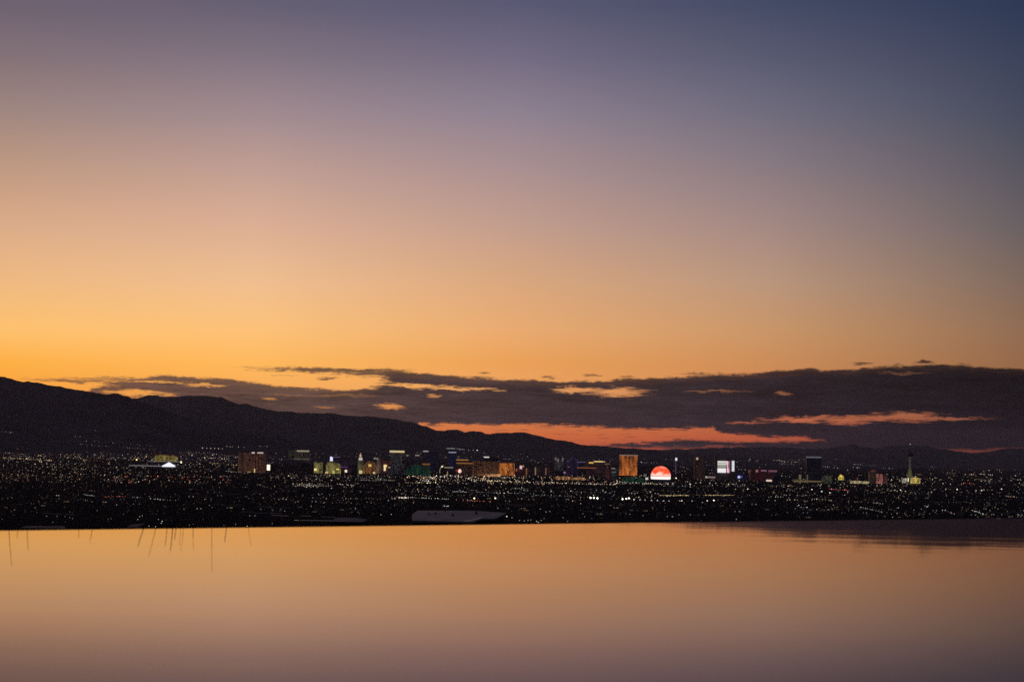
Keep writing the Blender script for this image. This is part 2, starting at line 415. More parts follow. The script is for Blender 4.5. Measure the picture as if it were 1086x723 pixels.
# fine ripples are livelier by the deck and die out towards the still far edge
t.links.new(SS(sw.outputs[1], 2.8, 7.2, t, WR[0], WR[1]), gl.inputs['Roughness'])
mp = N(t, 'ShaderNodeMapping'); mp.inputs['Scale'].default_value = (0.5, 1.6, 1); t.links.new(tcn.outputs['Object'], mp.inputs[0])
n1 = N(t, 'ShaderNodeTexNoise'); n1.inputs['Scale'].default_value = 1.3; n1.inputs['Detail'].default_value = 3; t.links.new(mp.outputs[0], n1.inputs['Vector'])
bp = N(t, 'ShaderNodeBump'); bp.inputs['Strength'].default_value = 0.22; bp.inputs['Distance'].default_value = 0.004
t.links.new(n1.outputs[0], bp.inputs['Height']); t.links.new(bp.outputs[0], gl.inputs['Normal'])
t.links.new(mx.outputs[0], o.inputs[0])
NEAR = 1.6
# the free surface ends in a small meniscus over the weir
water = mesh_obj('pool_water', [(EX0, NEAR, 0), (EX1, NEAR, 0), (ER.x, ER.y, 0), (EL.x, EL.y, 0),
                                (ER.x, ER.y+0.03, -0.02), (EL.x, EL.y+0.03, -0.02), (ER.x, ER.y+0.03, -0.12), (EL.x, EL.y+0.03, -0.12)],
                 [(0,1,2,3),(3,2,4,5),(5,4,6,7)], wm)
tag(water, kind='structure')
tile = surf('weir_tile', (0.03, 0.028, 0.03), 0.4, 6.0, 0.3)
wall = MB()
def edge_strip(mb, off0, off1, z0, z1):
    i = len(mb.v); P = []
    for p in (EL, ER):
        P.append((p.x, p.y+off0)); 
    for p in (ER, EL): P.append((p.x, p.y+off1))
    mb.prism(P, z0, z1)
edge_strip(wall, 0.034, 0.24, -1.4, -0.012)
w_ob = wall.obj('pool_edge_wall', tile)
tag(w_ob, 'thin dark tiled overflow edge along the far side of the infinity pool', 'wall')
deck = MB().box(-14, 15, -12, NEAR, -0.3, 0.03)
tag(deck.obj('pool_deck', surf('deck_stone', (0.22, 0.20, 0.18), 0.6, 3.0, 0.2)), kind='structure')

# desert grass behind the edge, seen mostly by its reflection
grass_mat = surf('dry_grass', (0.05, 0.04, 0.02), 0.9)
def grass_clump(cx, cy, blades, label):
    """blades: (foot px, tip px, tip row of its reflection)"""
    root = bpy.data.objects.new('desert_grass', None); COL.objects.link(root)
    root.location = (cx, cy, -1.3); tag(root, label, 'grass', 'grass clumps behind the pool edge')
    mb = MB()
    for fx, tx, ty in blades:
        TH = random.choice([0.005, 0.006, 0.008, 0.011])
        yy = cy + random.uniform(-0.12, 0.12)
        X0, X1 = ray(fx, 560).x*yy, ray(tx, ty).x*yy
        dd = ray(tx, ty); zt = -dd.z/dd.y*yy - CAMZ
        X0 = X1 + (X0-X1)*1.6
        p0 = Vector((X0+(cx-X0)*0.3, yy, -1.25)); p2 = Vector((X1, yy, zt)); pm = Vector((X0*0.7+X1*0.3+(cx-X0)*0.1, yy, zt-0.55))
        last = p0; N_ = 7
        for k in range(1, N_+1):
            q = k/N_; p = p0*(1-q)**2 + pm*2*q*(1-q) + p2*q*q
            mb.tube(last-Vector((cx, cy, -1.3)), p-Vector((cx, cy, -1.3)), TH*(1-0.75*(k-1)/N_), TH*(1-0.75*k/N_), 4)
            last = p
    ob = mb.obj('blades', grass_mat, root)
grass_clump(-2.62, 14.2, [(181,177,580),(186,183,584),(196,192,577),(200,194,584),(204,207,583),(205,206.5,570),(194,187,572),(174,160,590),(166,148,580)], 'wispy desert grass clump casting the densest stem reflections in the pool')
grass_clump(-2.45, 14.5, [(223,227,606),(256,268,578),(249,240,574)], 'desert grass with one tall thin stem, right of the densest clump')
grass_clump(-4.05, 13.9, [(28,33,584),(6,16,600),(24,21,572)], 'low desert grass tuft at the far left end of the pool edge')
grass_clump(-3.3, 14.1, [(108,98,574),(82,86,570)], 'sparse desert grass tuft between the left end and the densest clump')

# ------------------------------------------------------------ hillside houses below the pool
roof_mat = surf('pale_roof_membrane', (0.52, 0.37, 0.29), 0.7, 0.3, 0.3)
dark_wall = surf('dark_stucco', (0.02, 0.018, 0.018), 0.9)
def house_from(name, label, Y, outline, zroof_rows, edge=None, slope=0.0, rm=roof_mat, vents=None):
    """flat roofed house: roof corners given by sight line (px,row) and depth"""
    pts = [at(px, py, Y+dy) for px, py, dy in outline]
    c = sum(pts, Vector())/len(pts); gz = ground(c.x, c.y)
    root = bpy.data.objects.new(name, None); COL.objects.link(root); root.location = (c.x, c.y, gz)
    tag(root, label, 'house')
    o3 = Vector((c.x, c.y, gz)); n = len(pts)
    P = [p-o3 for p in pts]
    v = [tuple(p) for p in P] + [(p.x, p.y, p.z-0.25) for p in P]
    f = [tuple(range(n)), tuple(range(2*n-1, n-1, -1))] + [(k, n+k, n+(k+1)%n, (k+1)%n) for k in range(n)]
    mesh_obj('roof', v, f, rm, root)
    q = [(Vector((p.x, p.y, p.z-0.26))*1) for p in P]
    ins = [Vector((p.x*0.94, p.y*0.94, p.z)) for p in q]
    v = [tuple(p) for p in ins] + [(p.x, p.y, -1.5) for p in ins]
    mesh_obj('wall', v, [tuple(range(n)), tuple(range(2*n-1, n-1, -1))] + [(k, n+k, n+(k+1)%n, (k+1)%n) for k in range(n)], dark_wall, root)
    for (vx, vy, dy) in (vents or []):
        q = at(vx, vy, Y+dy)-o3; MB().box(q.x-.25, q.x+.25, q.y-.2, q.y+.2, q.z-.3, q.z+.12).lathe([(.08,q.z+.12),(.08,q.z+.3),(.13,q.z+.32),(.13,q.z+.38)], 8, 0, (q.x, q.y)).obj('roof_vent', dark_wall, root)
    for (x0, y0, x1, y1, dy, rgb, th) in (edge or []):
        a, b2 = at(x0, y0, Y+dy)-o3, at(x1, y1, Y+dy)-o3
        MB().tube(a, b2, th, th, 4).obj('edge_glow', glow(rgb, 1.0), root)  # thin self-glowing tubes along roof edges and the pale roof's seam
    return root
house_from('hillside_house', 'house with a wide pale grey roof just above the middle of the pool edge', 300,
   [(437,551.5,-9),(500,553,-9),(511,549.5,-2),(525,549.5,-2),(537,543.5,6),(500,541.2,12),(443,541.2,12),(437,545,2)], None,
   vents=[(455,546,2),(462,545,3.5),(480,546.4,1.5),(505,544,6),(472,543.6,8)], edge=[(492,552.2,501,551,-10.4,(92,80,76),0.04),(501,551,511,548.3,-10.6,(92,80,76),0.04)])
house_from('hillside_house', 'low house with thin lit eave lines left of the wide pale roof', 280,
   [(350,552.8,-4),(384,553.2,-4),(390,550.6,3),(376,548.6,8),(356,548.8,8)], None,
   edge=[(288,546.2,306,546.8,0,(62,54,52),0.045),(312,551.3,317,551.4,0,(110,100,90),0.05),(318,551.4,352,551.8,-5,(66,62,62),0.05),(319,546.6,330,547,0,(66,58,54),0.04),(340,547.6,356,548,0,(50,48,50),0.03)], rm=surf('slate_roof', (0.06,0.06,0.075), 0.7, 0.3, 0.3))
house_from('hillside_house', 'small dim house with a slanted pale roof near the left grass clumps', 290,
   [(134,559,-3),(146,558.5,-3),(154,554.5,3),(140,556,3)], None, rm=surf('grey_roof', (0.07,0.062,0.062), 0.7, 0.3, 0.3))
house_from('hillside_house', 'low dark house with a faint roof line at the far left above the pool', 310,
   [(22,559.5,-3),(70,560,-3),(68,557.5,3),(26,557.5,3)], None, rm=surf('slate_roof', (0.06,0.06,0.075)))

# ------------------------------------------------------------ hotels and towers of the boulevard
dk = surf('dark_concrete', (0.03, 0.03, 0.035), 0.6)
dark_glass = surf('dark_glass', (0.012, 0.013, 0.02), 0.3)
def hotel(name, label, cat, x0, x1, yt, yb, mat, shape='box', parts=(), podium=None, yaw=0.0, depth=0.4, group=None, roof=None, behind=0.0):
    cx = (x0+x1)/2; p = foot(cx, yb)
    Y = p.y
    if behind:
        Y += behind; p = at(cx, yb, Y); 
    u = Y/F                                     # metres to one pixel there
    gz = ground(p.x, Y)
    root = bpy.data.objects.new(name, None); COL.objects.link(root); root.location = (p.x, Y, gz); root.rotation_euler.z = yaw
    tag(root, label, cat, group)
    w = (x1-x0)*u; z1 = at(cx, yt, Y).z - gz; d = w*depth
    mb = MB()
    if shape == 'box':
        mb.box(-w/2, w/2, -d/2, d/2, -3, z1); mb.box(-w*.3, w*.3, -d*.3, d*.3, z1, z1+5, 1)
    elif shape == 'curve':
        n = 10; pf, pb = [], []
        for k in range(n+1):
            q = -1+2*k/n; pf.append((q*w/2, -d*0.5+d*0.7*q*q)); pb.append((q*w/2, d*0.1+d*0.7*q*q))
        mb.prism(pf+pb[::-1], -3, z1, 0, 1)
    elif shape == 'concave':
        n = 10; pf, pb = [], []
        for k in range(n+1):
            q = -1+2*k/n; pf.append((q*w/2, -d*0.3-d*0.5*q*q)); pb.append((q*w/2, d*0.3-d*0.5*q*q))
        mb.prism(pf+pb[::-1], -3, z1, 0, 1)
    elif shape == 'wings':                      # three wings meeting at a core
        for a in (-2.55, -0.6, 1.57):
            ca, sa = math.cos(a), math.sin(a); R = w*0.58; h = w*0.10
            mb.prism([(-sa*h*-1, ca*h*-1), (R*ca+sa*h, R*sa-ca*h), (R*ca-sa*h, R*sa+ca*h), (-sa*h, ca*h)], -3, z1*(1.0 if a != -0.6 else 0.985), 0, 1)
        mb.prism([(w*0.14*math.cos(k*math.pi/3), w*0.14*math.sin(k*math.pi/3)) for k in range(6)], -3, z1+4, 0, 1)
        d = w
    elif shape == 'stepped':
        mb.box(-w/2, w/2, -d/2, d/2, -3, z1*0.7); mb.box(-w*.38, w*.38, -d*.38, d*.38, z1*0.7, z1*0.88); mb.box(-w*.24, w*.24, -d*.24, d*.24, z1*0.88, z1)
    elif shape == 'low':
        mb.box(-w/2, w/2, -d/2, d/2, -3, z1*0.8); mb.box(-w*.45, w*.1, -d*.4, d*.3, z1*0.8, z1); mb.box(w*.2, w*.42, -d*.3, d*.3, z1*0.8, z1*0.93)
    body = mb.obj('tower' if shape not in ('low',) else 'hall', [mat, roof or dk], root)
    if podium:
        a, b2, h, pm = podium
        MB().box((a-cx)*u, (b2-cx)*u, -d*0.9, -d*0.5-1 if shape != 'wings' else -d*0.6, -3, h*u).obj('podium', pm, root)
    for q in parts:
        pn, a, b2, ya, yb2, m = q[:6]
        off = q[6] if len(q) > 6 else 0
        zf = at(cx, yb2, Y).z-gz; zt = at(cx, ya, Y).z-gz
        mbp = MB(); yo = -d*0.55-8-off if shape != 'wings' else -d*0.62-off
        mbp.box((a-cx)*u, (b2-cx)*u, yo-2, yo+2, zf, zt)
        # bracket that carries it
        mbp.box((a-cx)*u+0.3*(b2-a)*u, (a-cx)*u+0.7*(b2-a)*u, yo+2, 0, zf+0.3*(zt-zf), zf+0.7*(zt-zf), 1)
        mbp.obj(pn, [m, dk], root)
    return root, u, p

W = (235,225,215); WARM = (250,215,160)
H = hotel
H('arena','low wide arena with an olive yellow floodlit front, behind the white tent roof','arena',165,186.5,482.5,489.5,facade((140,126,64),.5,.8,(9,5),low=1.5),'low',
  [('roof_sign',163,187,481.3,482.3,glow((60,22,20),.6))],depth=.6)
r, u, p = H('tent_hall','bright white tent roofed hall with long thin light lines','hall',150,194,492.8,495.5,facade((60,60,66),.3,.4),'low',
  [('light_line',139,172,493.6,494.2,glow((150,148,158),.7)),('light_line',158,194,488.8,489.4,glow((120,118,125),.7))],depth=.3)
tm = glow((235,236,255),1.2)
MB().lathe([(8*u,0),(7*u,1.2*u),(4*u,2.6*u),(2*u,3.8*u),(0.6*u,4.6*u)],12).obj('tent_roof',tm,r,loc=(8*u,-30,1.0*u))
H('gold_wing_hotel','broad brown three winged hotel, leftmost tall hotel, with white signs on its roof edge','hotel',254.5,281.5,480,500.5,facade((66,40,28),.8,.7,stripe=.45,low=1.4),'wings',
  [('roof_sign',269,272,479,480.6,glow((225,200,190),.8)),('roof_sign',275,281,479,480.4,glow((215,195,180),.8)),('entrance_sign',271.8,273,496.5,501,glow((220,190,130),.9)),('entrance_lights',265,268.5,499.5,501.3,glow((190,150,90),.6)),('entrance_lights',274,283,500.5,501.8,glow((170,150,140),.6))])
H('marquee_sign','small glaring white marquee right beside the brown three winged hotel','sign',283,286.3,492.5,498.5,glow((255,238,215),1.4),'box',depth=.3)
H('slab_hotel','dim grey green slab hotel with a cream roof sign right of the brown winged hotel','hotel',306,328,477,488,facade((45,44,34),.7,.4),'box',
  [('roof_sign',315,328,477.2,478.8,glow((160,150,125),.8)),('light_line',312,328,486,486.8,glow((110,100,88),.6))],depth=.25)
H('pyramid_hotel','dark pointed hotel in the gap between the slab hotel and the olive floodlit blocks','hotel',318,330,490,500,dark_glass,'stepped')
H('olive_block','olive yellow floodlit hotel block with a bright lamp at its left foot','hotel',333,342,490,501.5,facade((124,116,70),.42,.85,low=2.7),'box',[('lamp_cluster',333.6,336,496.5,499,glow((255,240,150),1))],depth=.5)
H('olive_block','wider olive yellow floodlit hotel block below the white vertical sign','hotel',346,361,490,502,facade((130,120,68),.42,.85,low=2.7),'low',
  [('lamp_cluster',357,360,496.5,498,glow((240,215,120),.9)),('entrance_lights',345.5,348.5,500,502.5,glow((225,190,130),.8)),('entrance_lights',353,355.5,499,502,glow((200,190,110),.8))],depth=.5)
H('vertical_sign','tall narrow white sign standing above the olive floodlit blocks','sign',350,352.8,484,490.6,glow((225,228,255),1.15),'box',
  [('light_line',352,361,484,484.7,glow((110,95,140),.6)),('light_line',345,352,489.8,490.5,glow((130,120,150),.7))],depth=.3,behind=300)
H('purple_hotel','dark hotel with a dim purple light line right of the olive blocks','hotel',362,373,487,501,facade((28,16,34),.5,.6),'box',[('light_line',362,369,494.6,495.5,glow((110,50,110),.7)),('entrance_lights',366,368.4,498,500.6,glow((250,225,200),1.1))])
H('crown_tower','slim olive lit tower topped with a white stepped crown','hotel',379.5,385,487,502,facade((84,78,52),.5,.8,low=2.2),'box',
  [('crown',380.5,384.2,485,487.8,glow((215,200,185),.8)),('crown',381.2,383.2,482,484.4,glow((225,195,160),.75)),('crown',381.8,382.6,480,481.6,glow((210,180,150),.7)),('entrance_lights',381,384.5,498.5,502,glow((215,205,140),.8))],depth=.8)
H('amber_hotel','amber lit stepped hotel immediately right of the crowned tower','hotel',385.6,399,489,502,facade((112,72,38),.55,.75,low=1.9),'stepped',
  [('lamp_cluster',391,394,492,494.3,glow((240,200,110),.85)),('entrance_lights',396,398,500,502.5,glow((240,205,160),.8))],depth=.5)
H('beige_hotel','narrow grey beige hotel slab between the amber and the red brown hotel','hotel',399.5,403.5,486,502,facade((82,70,58),.7,.7,low=1.4),'box',[('roof_sign',396,401,485.6,486.6,glow((170,155,140),.7))],depth=.8)
H('red_brown_hotel','red brown hotel with two glaring lamps low on its front','hotel',404,414.5,488,502,facade((66,30,26),.55,.6),'box',
  [('lamp_cluster',407,410.3,492.5,495,glow((255,220,150),1.0)),('lamp_cluster',407.2,409.2,495,499,glow((255,225,170),1.0)),('lamp_cluster',412,414.2,495.2,500,glow((255,220,190),.95))],depth=.5)
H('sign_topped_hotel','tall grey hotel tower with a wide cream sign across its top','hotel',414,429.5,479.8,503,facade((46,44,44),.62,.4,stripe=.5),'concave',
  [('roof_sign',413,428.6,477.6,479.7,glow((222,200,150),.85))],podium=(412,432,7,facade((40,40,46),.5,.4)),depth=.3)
H('green_hotel','low broad hotel with a deep green lit front','hotel',432,456,493,504,facade((12,48,34),.42,.8,stripe=.8,low=2.4),'low',
  [('light_line',448,456,491,492.6,glow((150,95,38),.6)),('roof_sign',430.8,433,482.3,483.8,glow((150,140,130),.6))],depth=.4)
H('blue_glass_tower','dark blue glass tower behind the green lit hotel','hotel',448.5,464.5,479,501,facade((13,12,34),.5,.7),'curve',[('roof_sign',448.5,454,477.8,479,glow((175,170,175),.75))],depth=.3,behind=900)
H('blue_glass_tower','narrow dark tower with a small sign left of the dark blue glass tower','hotel',439,445,483,501,facade((26,24,32),.4,.4),'box',[('roof_sign',440,444.5,482,483.3,glow((150,140,145),.7))],depth=.5,behind=1100)
H('royal_blue_tower','slim royal blue tower with white roof lights left of the amber roofed hotel','hotel',475,483.5,480,500,facade((13,17,50),.5,.85),'box',[('roof_sign',475.5,483.5,478.9,480,glow((165,165,190),.75)),('roof_sign',473.5,482,474.9,476,glow((130,130,135),.65))],depth=.5,behind=700)
# lit arch
r, u, p = H('arch_ride','lit curved arch with a bright lamp at its top left, below the royal blue tower','ride',466,471,502.4,503.6,dk,'box')
mb = MB(); last = None
for k in range(11):
    q = math.pi*(1.12-k/10*0.62); pt = Vector((4.2*u*math.cos(q)+2*u, 0, 4*u+6.0*u*math.sin(q)))
    if last is not None: mb.tube(last, pt, .3*u, .3*u, 5)
    last = pt
mb.obj('arch', glow((180,150,110),.75), r)
MB().octa((0.2*u,-5,9*u),1.1*u).obj('lamp_cluster',glow((255,240,220),1.2),r)
MB().box(2.5*u,12*u,-6,-2,7.7*u,8.6*u).obj('light_line',glow((170,150,125),.75),r)
MB().tube((6*u,0,0),(6*u,0,4*u),.5*u,.5*u,5).obj('lit_column',glow((175,150,105),.7),r)
H('amber_roof_hotel','brown hotel with two amber roof lines and a glowing round pink sign','hotel',484,503,489.5,504,facade((54,32,22),.55,.5),'low',
  [('roof_sign',484,496.5,487,488,glow((195,135,62),.7)),('roof_sign',484,503.5,490.4,491.6,glow((170,110,60),.6))],depth=.5)
r, u, p = H('round_sign','round glaring pink and white sign before the brown amber roofed hotel','sign',487,488,501.4,505,dk,'box')
MB().lathe([(.2*u,0),(1.3*u,.6*u),(1.9*u,2.0*u),(1.3*u,3.5*u),(.3*u,4.3*u)],10).obj('sign_face',glow((255,205,190),1.15),r,loc=(0,-10,3.6*u))
MB().octa((-3*u,-4,6*u),2.0*u).obj('side_panel',glow((150,50,48),.55),r)
H('curved_brown_hotel','long curved brown hotel under the dark flat topped tower','hotel',501,528,489,505,facade((74,46,28),.75,.7,low=1.5,stripe=.3),'curve',
  [('light_line',507,523,502.6,504,glow((150,100,50),.5))],podium=(515,531,2.6,facade((210,150,100),.8,.8)),depth=.25)
H('dark_flat_tower','black flat topped tower with a short white sign above the curved brown hotel','hotel',512,528,485,500,dark_glass,'box',[('roof_sign',513,518.5,484,485.2,glow((230,225,215),.95))],depth=.3,behind=600)
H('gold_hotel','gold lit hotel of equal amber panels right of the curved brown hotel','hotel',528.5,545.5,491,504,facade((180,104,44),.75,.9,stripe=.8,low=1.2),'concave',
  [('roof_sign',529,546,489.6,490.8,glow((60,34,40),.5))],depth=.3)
H('star_sign_hotel','dark red low hotel with a glaring pinkish star of lamps','hotel',546,557,494,505,facade((48,16,20),.6,.6),'stepped',
  [('lamp_cluster',551,553.5,493.5,497,glow((235,190,185),.95)),('lamp_cluster',547,548.4,497,499.4,glow((190,110,90),.6)),('lamp_cluster',554,555.6,493,495,glow((190,140,140),.6))],depth=.5)
for i, (a, b2, yt, c, lab) in enumerate([(557,566,496,(150,100,60),'dark low hotel with one amber column of light right of the star sign hotel'),
      (566.5,577,495,(155,135,105),'dark low hotel with one pale column of light beside the amber column hotel'),
      (577.5,588,495.5,(140,95,85),'dark low hotel with a dim rosy column of light, rightmost of the three column hotels')]):
    H('column_hotel',lab,'hotel',a,b2,yt,504.5,facade((34,20,18),.5,.4),'low',[('light_column',a+.6,a+1.9,yt+.4,503.5,glow(c,.6))],depth=.5)
H('pale_tower_cluster','cluster of slim pale grey towers high behind the blue arch sign','hotel',588,597.5,486.5,500,facade((58,54,58),.5,.6,stripe=.9),'stepped',
  [('light_line',588,590,484.8,488,glow((120,112,112),.6)),('light_line',591,592.2,486,489.6,glow((140,130,125),.6)),('light_line',595.8,597,484.6,489,glow((130,122,125),.6))],depth=.5,behind=900)
H('strip_hall','long low hall outlined by a warm strip of lights left of the amber topped hotel','hall',587,620,505.4,508.6,facade((170,120,80),.7,.75,stripe=.8),'low',depth=.2)
r, u, p = H('blue_arch_hotel','dark hotel with a pointed blue violet arch of light on its front','hotel',601,613,489,504,facade((30,20,50),.5,.6),'box',
  [('light_line',611,620,489.3,490,glow((110,105,150),.6)),('light_line',602,604,494.4,495.4,glow((150,85,110),.6)),('lamp_cluster',597.6,599.6,500,502,glow((165,120,190),.75))],depth=.4)
mb = MB(); last = None
for q in ((-5.6,9),(-5,13),(-3,17),(0,19.6),(3,17),(5,13),(5.6,9)):
    pt = Vector((q[0]*u, -35, q[1]*u))
    if last is not None: mb.tube(last, pt, .35*u, .35*u, 5)
    last = pt
mb.obj('light_arch', glow((50,52,108),.55), r)
H('amber_top_hotel','wide dark hotel crowned by a broken amber line, left of the tall gold tower','hotel',622,647,490,505.5,facade((40,24,24),.55,.5),'curve',
  [('roof_sign',624,629,489.8,491.4,glow((232,180,85),.85)),('roof_sign',629.5,639,488.6,489.8,glow((240,205,140),.9)),('roof_sign',639.5,641,488.8,489.8,glow((235,195,140),.85)),('roof_sign',641,646.5,491,492.2,glow((140,105,78),.6)),
   ('light_line',612,632,495.6,496.7,glow((160,88,62),.6)),('light_line',632,647,500,500.7,glow((70,50,44),.5))],depth=.25)
H('maroon_tower','narrow dim maroon tower between the amber topped hotel and the tall gold tower','hotel',642.5,648,493,511,facade((58,28,30),.55,.6),'box',[('entrance_lights',641.5,648.5,512,513.6,glow((215,195,160),.85))],depth=.6)
H('grey_slab','low grey building with dim white roof lines just left of the tall gold tower','building',647.5,656,496.5,509,facade((38,40,40),.5,.4),'box',[('light_line',646.5,652,496,497,glow((150,145,150),.65)),('light_line',648.5,653,500,501,glow((110,110,108),.6))],depth=.4)
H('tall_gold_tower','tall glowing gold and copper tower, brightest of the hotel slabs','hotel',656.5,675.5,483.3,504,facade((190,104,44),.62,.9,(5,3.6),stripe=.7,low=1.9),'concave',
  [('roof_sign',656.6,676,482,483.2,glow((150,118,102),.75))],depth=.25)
H('green_podium','low building lit deep green at the foot of the tall gold tower','building',660,682,506,511.5,facade((18,60,40),.5,.9,stripe=.9,low=1.3),'low',[('lamp_cluster',684,686.6,505.8,508,glow((215,222,205),.9)),('light_line',682,685,502,504.6,glow((110,105,108),.6))],depth=.4)

# the domed sphere
p = foot(700.6, 511.5); u = p.y/F
root = bpy.data.objects.new('sphere_arena', None); COL.objects.link(root); root.location = (p.x, p.y, ground(p.x, p.y))
tag(root, 'huge glowing sphere, red and orange on top and white in a band below', 'arena')
sm, t, o = mat_new('led_skin')
tcn = N(t, 'ShaderNodeTexCoord'); s_ = N(t, 'ShaderNodeSeparateXYZ'); t.links.new(tcn.outputs['Object'], s_.inputs[0])
zz = M('DIVIDE', s_.outputs[2], 10.6*u, tree=t)
nn = N(t, 'ShaderNodeTexNoise'); nn.inputs['Scale'].default_value = 0.03; nn.inputs['Detail'].default_value = 2; t.links.new(tcn.outputs['Object'], nn.inputs['Vector'])
zz2 = M('ADD', zz, M('MULTIPLY', M('MULTIPLY', M('SUBTRACT', nn.outputs[0], 0.5, tree=t), 0.75, tree=t), LR(zz, 0.02, 0.25, tree=t), tree=t), tree=t)
rp = RAMP(M('MULTIPLY_ADD', zz2, 0.5, 0.5, tree=t), [(0, L((4,4,8))), (0.34, L((10,8,22))), (0.355, L((255,248,240))), (0.465, L((255,250,244))), (0.48, L((120,70,60))), (0.51, L((245,190,170))), (0.60, L((255,205,190))), (0.70, L((246,120,80))), (0.82, L((240,80,44))), (0.93, L((250,150,120))), (1, L((235,120,90)))], tree=t)
n3 = N(t, 'ShaderNodeTexNoise'); n3.inputs['Scale'].default_value = 0.032; t.links.new(tcn.outputs['Object'], n3.inputs['Vector'])
hot = LR(n3.outputs[0], 0.45, 0.6, 0, 1, tree=t); up = LR(zz, 0.0, 0.25, tree=t)
rp = MIX(M('MULTIPLY', M('MULTIPLY', hot, up, tree=t), 0.75, tree=t), rp, L((228,58,34)), tree=t)
e = N(t, 'ShaderNodeEmission'); t.links.new(rp, e.inputs[0]); e.inputs[1].default_value = 1.3; t.links.new(e.outputs[0], o.inputs[0])
prof = [(10.6*u*math.cos(a), 10.6*u*math.sin(a)) for a in [math.radians(q) for q in range(-60, 90, 6)]]+[(0.05*u, 10.6*u)]
MB().lathe(prof, 40).obj('led_skin', sm, root, smooth=True, loc=(0, 0, 6.8*u))
MB().lathe([(9*u,-3),(9*u,.5*u),(6*u,.9*u),(5.4*u,1.2*u)],24).obj('base', facade((60,50,110),.35,.5), root)

H('light_mast','thin violet lit mast with a white tip right of the glowing sphere','mast',715.8,717.6,488.5,503,facade((66,56,84),.6,.9,(4,4)),'box',[('beacon',715.7,717.8,485.2,488.2,glow((232,224,238),1.0))],depth=1)
H('brown_tower','tall dark brown tower with a single roof lamp left of the big screen','hotel',736,747.5,485,508,facade((44,26,18),.62,.7,stripe=.4),'curve',[('beacon',737.6,739.8,485,487.4,glow((200,170,155),.8))],depth=.4)
r, u, p = H('screen_hotel','dark hotel carrying a big white video screen with a pink figure shape','hotel',758,781,484.5,509,facade((22,14,18),.45,.4),'curve',
  [('screen_strip',775.3,778,488.2,499.4,glow((222,218,226),1.0)),('light_line',749,758,505.2,507,glow((150,125,125),.7)),('entrance_lights',747.5,749.5,505,507,glow((190,180,160),.8))],depth=.3,roof=dk)
vs, t, o = mat_new('video_screen')
tcn = N(t, 'ShaderNodeTexCoord'); s_ = N(t, 'ShaderNodeSeparateXYZ'); t.links.new(tcn.outputs['Generated'], s_.inputs[0])
bars = RAMP(s_.outputs[2], [(0, L((240,235,238))), (.34, L((250,246,250))), (.40, L((110,112,100))), (.5, L((140,145,128))), (.56, L((170,172,160))), (.62, L((120,124,112))), (.74, L((230,228,226))), (.8, L((150,150,140))), (.9, L((225,222,222))), (1, L((215,210,212)))], tree=t)
px_ = s_.outputs[0]; pz_ = s_.outputs[2]
fig = M('LESS_THAN', M('ABSOLUTE', M('SUBTRACT', M('SUBTRACT', px_, M('MULTIPLY_ADD', pz_, -0.10, 0.0, tree=t), tree=t), 0.86, tree=t), tree=t), M('MULTIPLY_ADD', M('SINE', M('MULTIPLY', pz_, 9.0, tree=t), tree=t), 0.03, 0.07, tree=t), tree=t)
bars = MIX(M('GREATER_THAN', px_, 0.68, tree=t), bars, L((120,85,105)), tree=t)
bars = MIX(fig, bars, L((240,190,205)), tree=t)
e = N(t, 'ShaderNodeEmission'); t.links.new(bars, e.inputs[0]); e.inputs[1].default_value = 1.0; t.links.new(e.outputs[0], o.inputs[0])
z0 = at(769, 501, p.y).z-ground(p.x, p.y); z1 = at(769, 488.6, p.y).z-ground(p.x, p.y)
MB().box(-9.6*u, 3.4*u, -36*u*0+-60, -56, z0, z1).obj('video_screen', vs, r)
H('blue_lit_hall','low hall glowing deep blue with one white violet lamp right of the screen hotel','hall',779,791,501,509,facade((14,12,52),.6,.8),'low',[('lamp_cluster',782,784.4,504.4,506.8,glow((205,205,255),1.0)),('lamp_cluster',785.6,786.6,504.4,506.2,glow((120,110,200),.7))])
H('red_lit_hotel','broad low hotel glowing dark red with a white oval lamp at its right foot','hotel',795,819,497.5,510,facade((52,12,18),.55,.7,stripe=.8),'low',
  [('roof_sign',800.5,803,498,500.4,glow((180,120,115),.65)),('light_line',806,812,498,499.4,glow((150,110,130),.65)),('light_line',814,823,498,500,glow((135,90,105),.6)),('lamp_cluster',811.6,817.6,508.2,510.6,glow((235,210,190),.95)),('light_column',792.4,795,498,501.5,glow((110,75,75),.5))],depth=.4)
H('strip_hall','low hall with a dull yellow roof strip left of the dark blue tower','hall',841,857,508,511.6,facade((90,80,50),.5,.6),'low',[('light_line',841.5,870,509.2,510.6,glow((125,108,76),.62)),('light_line',846.5,849,503,508,glow((130,118,88),.55)),('light_line',855,856.2,503,509,glow((110,102,84),.55))],depth=.3)
H('dark_blue_tower','wide black blue tower with a faint white roof line','hotel',854.5,870.5,485,511,facade((8,8,20),.4,.5),'concave',[('roof_sign',854,870,484,485.3,glow((112,108,125),.75))],depth=.3,behind=300)
H('green_grey_hotel','dim green grey hotel right of the dark blue tower','hotel',872,882,504,512.5,facade((62,64,52),.5,.6,low=1.2),'stepped',[('light_column',879,880.8,504,510,glow((80,82,64),.5))],depth=.5)
H('yellow_sign','bright yellow sign with a pink light at its foot','sign',889.2,895,503.2,509,facade((225,200,90),.9,.95,(12,8)),'stepped',[('sign_foot',890.4,893.2,509.6,512.6,glow((225,150,165),.8))],depth=.4)
H('strip_hall','long low hall outlined by a pale yellow strip right of the bright yellow sign','hall',902,921.5,509.8,512.5,facade((206,190,142),.72,.9,stripe=.6),'low',[('roof_sign',908,909.4,506,509.6,glow((110,70,55),.6))],depth=.2)
